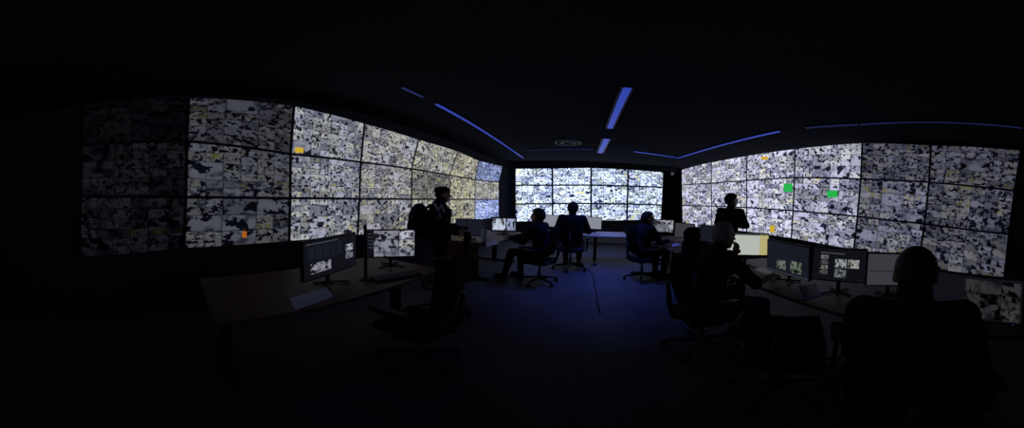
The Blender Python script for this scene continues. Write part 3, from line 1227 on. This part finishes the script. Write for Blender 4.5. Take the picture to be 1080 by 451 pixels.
# seated person facing left
chair('black office chair under the seated person who faces the far left desk', -.72, 4.02, (-.96, .28), turn=.2)
person('person seated in profile facing the far left desk, one leg stretched forward', -.72, 4.02, (-.96, .28),
       sit(.10, wri_l=V3(-.12, .49, .83), wri_r=V3(.14, .53, .83), elb_r=V3(.25, .22, .82), ank_l=V3(-.13, .58, .10), ank_r=V3(.15, .44, .10), kne_r=V3(.15, .44, .565), kne_l=V3(-.14, .45, .565)),
       hair='short', top='cloth_black', look=(0.0, 0))

# ------------------------------------------------------------------ centre workplace
desk('desk', 'pale topped desk with a black leg, in front of the person facing the far wall', -.12, 5.85, 2.05, .95, 0, 'desk_light', legs=(-1, .36))
monitor('pale grey monitor on the far desk left of the seated person', (-1.03, 6.02), (-.56, 6.10), .86, .30, 'ui_pale', MG)
monitor('pale grey monitor on the far desk right of the seated person', (-.10, 6.10), (.32, 6.02), .84, .30, 'ui_pale', MG)
chair('black office chair seen from behind under the person facing the far wall', -.30, 5.06, (.02, 1), turn=.5).scale = (1.1, 1.1, 1.1)
person('person seated in the room centre seen from behind, facing the far wall', -.30, 5.115, (.02, 1), sit(.05, elb_l=V3(-.30, .14, .78), elb_r=V3(.30, .14, .78), wri_l=V3(-.17, .40, .76), wri_r=V3(.17, .40, .76), kne_l=V3(-.14, .40, .53), kne_r=V3(.14, .40, .53), curl=V3(.3, 0, 0)),
       hair='short', top='cloth_black', girth=1.12, sc=1.1)
pts = [at_z(x, y, .008) for x, y in ((624, 279), (621, 284), (626, 290), (627, 300), (629, 310), (630, 318), (633, 330))]
bm = B()
tube(bm, pts, .009, 8)
tag(obj('floor_cable', bm, 'cable', None, True), 'black cable trailing over the blue floor from the centre desk leg', 'cable')

# ------------------------------------------------------------------ right far workplace
desk('desk', 'wooden desk with papers in front of the masked person, by the right far corner', 1.78, 4.62, 2.2, .95, -PI / 2 - .05, panel=True)
monitor('pale screened monitor at the far end of the desk before the masked person', (1.36, 5.50), (1.86, 5.42), .87, .30, 'feed_window', MG, color=(.42, .42, .42))
monitor('grey screened monitor turned toward the masked person, nearest to them', (1.66, 4.75), (1.88, 4.36), .86, .30, 'ui_grey', MG)
monitor('dark monitor between the masked person and the bald person', (1.86, 4.02), (2.02, 3.72), .87, .31, 'ui_navy', MG)
sheet('paper', 'blue lit papers on the desk before the masked person', [(685, 253), (692, 250.5), (701, 252.5), (691, 255.5)], .742, 'paper')
sheet('paper', 'small blue lit sheet on the desk corner right of the masked person', [(708, 257.5), (715, 256), (718, 258.5), (710, 260)], .742, 'paper')
p = at_z(727, 261, .74)
t = thing('desk_phone', 'small dark desk telephone on the wooden desk corner behind the bald person', 'telephone', (p.x, p.y, .748), .4)
bm = B()
box(bm, (0, 0, .03), (.18, .20, .05), Euler((.15, 0, 0)).to_matrix(), bevel=.01)
obj('phone_body', bm, 'casing', t)
bm = B()
tube(bm, [(-.06, -.09, .07), (-.06, -.05, .085), (-.06, .05, .085), (-.06, .09, .075)], 0, 8, [.022, .014, .014, .022])
obj('handset', bm, 'chair_plastic', t, True)


def mask_extras(t, J, H_, HR):
    bm = B()
    vs = ball(bm, (0, 0, 0), 1.0, None, 24, 16)
    bmesh.ops.delete(bm, geom=[v for v in bm.verts if v.co.y < .25 or v.co.z > .62], context='VERTS')
    for v in bm.verts:
        c = v.co.copy()
        v.co = H_(0, .026, -.058) + 1.08 * HR @ V3(c.x * .070, c.y * .098, c.z * .066)
    bmesh.ops.solidify(bm, geom=bm.faces[:], thickness=.004)
    obj('face_mask', bm, 'mask', t, True)


chair('black office chair with star base under the masked person', .98, 4.42, (.93, .37), turn=.35)
person('person in a white face mask seated sideways at the right far desk', .98, 4.42, (.93, .37),
       sit(.12, wri_l=V3(-.10, .44, .80), wri_r=V3(.16, .44, .80)), hair='short', top='cloth_black', look=(-.55, 0), extras=mask_extras)

# ------------------------------------------------------------------ right near workplace
t = desk('desk', 'long reddish wooden desk along the right side under the row of monitors', 1.89, 1.12, 3.5, .98, -PI / 2, legs=(-1, 0, 1))
m = monitor('bright cream white monitor with a yellow strip, in front of the bald person', (1.51, 2.54), (1.97, 2.34), .915, .285, 'ui_cream', MG)
window(m, 'yellow_strip', (.80, 0, 1, 1), 'ui_yellow', label='yellow strip')
window(m, 'toolbar', (0, .93, 1, 1), 'ui_grey')
m = monitor('dark monitor showing two small dim pictures, second from the bald person', (1.70, 2.04), (1.68, 1.46), .83, .34, 'ui_navy', MG, tilt=-.06)
window(m, 'feed_window', (.26, .12, .50, .44), 'feed_single', (.20, .21, .20))
window(m, 'feed_window', (.60, .10, .86, .50), 'feed_single', (.16, .20, .15))
window(m, 'task_bar', (0, .0, 1, .03), 'ui_list')
m = monitor('dark monitor with a thumbnail column and three grey pictures on a forked stand', (1.66, 1.385), (1.86, 1.00), .875, .31, 'ui_dark', MG)
for k in range(4):
    window(m, 'thumbnail', (.14, .66 - k * .16, .29, .79 - k * .16), 'feed_single', (.16, .16, .16))
window(m, 'feed_window', (.42, .42, .64, .70), 'feed_single', (.30, .31, .31))
window(m, 'feed_window', (.66, .42, .88, .70), 'feed_single', (.30, .31, .31))
window(m, 'feed_window', (.42, .10, .64, .38), 'feed_single', (.26, .27, .27))
window(m, 'title_bar', (.14, .84, .60, .88), 'ui_list')
m = monitor('grey screened monitor half hidden behind the foreground head', (1.83, .96), (2.05, .66), .865, .30, 'ui_grey', MG)
window(m, 'divider', (.04, .45, .96, .47), 'ui_dark')
m = monitor('large dark monitor with dim feeds at the right edge, beyond the foreground head', (1.62, .40), (1.46, -.16), .80, .32, 'ui_dark', MG)
window(m, 'feed_window', (.40, .04, .98, .94), 'feed_window', (.042, .042, .04))
sheet('paper', 'blue lit sheet on the right desk below the cream white monitor', [(796, 284), (804, 281), (818, 286.5), (808, 290.5)], .742, 'paper')
# tablet leaning on the desk
pts = [(841, 301), (861, 298.5), (865.5, 311), (846, 315)]
a, b_, c_, d_ = at_z(846, 315, .745), at_z(865.5, 311, .745), at_z(861, 298.5, .775), at_z(841, 301, .775)
cc = (a + b_ + c_ + d_) / 4
t = thing('tablet', 'dark tablet with a blue lit edge on the right desk below the dark monitors', 'tablet', (cc.x, cc.y, .741))
q = [p - Vector((cc.x, cc.y, .741)) for p in (a, b_, c_, d_)]
nn = (q[1] - q[0]).cross(q[3] - q[0]).normalized()
if nn.z < 0:
    nn = -nn
bm = B()
prism(bm, q, -nn * .004)
for v in bm.verts:
    v.co.z = max(v.co.z, .001)
obj('tablet_body', bm, 'casing', t)
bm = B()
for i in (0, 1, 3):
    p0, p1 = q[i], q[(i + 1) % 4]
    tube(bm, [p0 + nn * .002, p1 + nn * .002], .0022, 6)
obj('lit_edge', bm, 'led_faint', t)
keyboard('black keyboard on the right desk in front of the bald person', 1.62, 2.14, -PI / 2 + .1)
p = at_z(822, 302, .742)
t = thing('stylus', 'thin pale pen lying on the right desk beside the tablet', 'pen', (p.x, p.y, .746), .9)
bm = B()
tube(bm, [(-.06, 0, 0), (.05, 0, 0), (.065, 0, 0)], 0, 8, [.004, .004, .001])
obj('barrel', bm, 'plastic_white', t, True)
bm = B()
tube(bm, [(-.062, 0, 0), (-.075, 0, 0)], .0042, 8)
obj('end_cap', bm, 'chrome', t, True)

# bald seated person, hand at chin
chair('black office chair of the bald person, its back toward the room centre', 0.97, 1.93, (.97, .05), turn=.15)
person('grey haired balding person in dark shirt, hand to chin, facing the cream white monitor', 1.03, 1.95, (.97, .05),
       sit(.16, elb_r=V3(.28, .27, .80), wri_r=V3(.22, .48, .83), hand_r=V3(-.2, .9, 0),
           elb_l=V3(-.20, .36, .81), wri_l=V3(-.055, .28, 1.04), hand_l=V3(.25, -.05, .9), palm_l=V3(.2, -.8, .2), curl=V3(.6, 0, 0),
           kne_r=V3(.30, .34, .575), ank_r=V3(.28, .36, .10)),
       hair='grey', top='cloth_black', legs='jeans', look=(.05, -.05), voxel=.008, sleeves='short')
chair('black office chair with tall curved headrest standing empty behind the bald person', 1.56, 3.20, (.8, .5), headrest=True, turn=.4, seat_z=.44, back_h=.50)

# standing person at the right wall
person('person standing with folded arms before the bright right wall displays, seen from behind', 2.42, 3.98, (.86, .50),
       stand(elb_l=V3(-.29, .06, 1.14), elb_r=V3(.29, .06, 1.14), wri_l=V3(.06, .20, 1.17), wri_r=V3(-.06, .23, 1.13), hand_l=V3(1, .1, .1), hand_r=V3(-1, .0, .1), palm_l=V3(0, -1, 0), palm_r=V3(0, -1, 0)),
       hair='short', top='cloth_black', look=(-.5, 0), sc=1.05)

# foreground person seen from behind
chair('black office chair under the foreground person with the large dark head', .94, .26, (.95, .30), turn=.2)
person('large dark foreground person with cropped hair seen from behind, facing the dim right monitors', .94, .29, (.95, .30),
       sit(.06, wri_l=V3(-.14, .43, .80), wri_r=V3(.16, .43, .80)), hair='crop', top='cloth_black', look=(0.0, -.05), voxel=.007, girth=1.15, hs=1.03, collar=.62)
chair('empty black office chair in the dark foreground left of the foreground person', 1.07, 1.05, (.80, .60), turn=.3, back_h=.34)

# ------------------------------------------------------------------ light
world = bpy.data.worlds.new('world')
bpy.context.scene.world = world
world.use_nodes = True
world.node_tree.nodes['Background'].inputs[0].default_value = (.3, .33, .5, 1)
world.node_tree.nodes['Background'].inputs[1].default_value = 0.004


def lamp(name, p, q, width, watts, col, spread):
    """the light thrown down by a strip"""
    p, q = Vector(p), Vector(q)
    d = bpy.data.lights.new(name, 'AREA')
    d.shape = 'RECTANGLE'
    L = (q - p).length
    d.size, d.size_y = L, width
    d.energy = watts
    d.color = col
    d.spread = math.radians(spread)
    o = bpy.data.objects.new(name, d)
    C.objects.link(o)
    o.location = (p + q) / 2 + Vector((0, 0, -.022))
    v = q - p
    o.rotation_euler = (0, 0, math.atan2(v.y, v.x))
    return o


BLUE = (.10, .16, 1.0)
lamp('middle_strip_light', zl(646, 128), zl(643, 135), .10, 12.5, BLUE, 76)
lamp('far_middle_strip_light', zl(640, 146), zl(633, 161), .10, 8.5, BLUE, 70)
lamp('left_near_strip_light', zl(424, 92), zl(446, 102), .03, 0.8, BLUE, 125)
lamp('left_strip_light', zl(480, 121), zl(552, 166.5), .04, 1.2, BLUE, 90)
lamp('right_strip_light', zl(715, 166.5), zl(790, 146), .05, 1.2, BLUE, 90)
# added unseen fill light behind the camera, lifts the black surfaces
d = bpy.data.lights.new('rear_fill_light', 'AREA')
d.shape = 'RECTANGLE'
d.size, d.size_y = 3.0, 1.0
d.energy = 3.0
d.color = (.55, .65, 1.0)
o = bpy.data.objects.new('rear_fill_light', d)
C.objects.link(o)
o.location = (.6, YF + .3, 2.2)
o.rotation_euler = (PI / 2, 0, 0)

sc = bpy.context.scene
sc.view_settings.view_transform = 'Standard'
sc.view_settings.look = 'None'
sc.view_settings.exposure = 0
sc.view_settings.gamma = 1
sc.view_settings.use_curve_mapping = False
sc.cycles.use_denoising = True
sc.cycles.max_bounces = 6
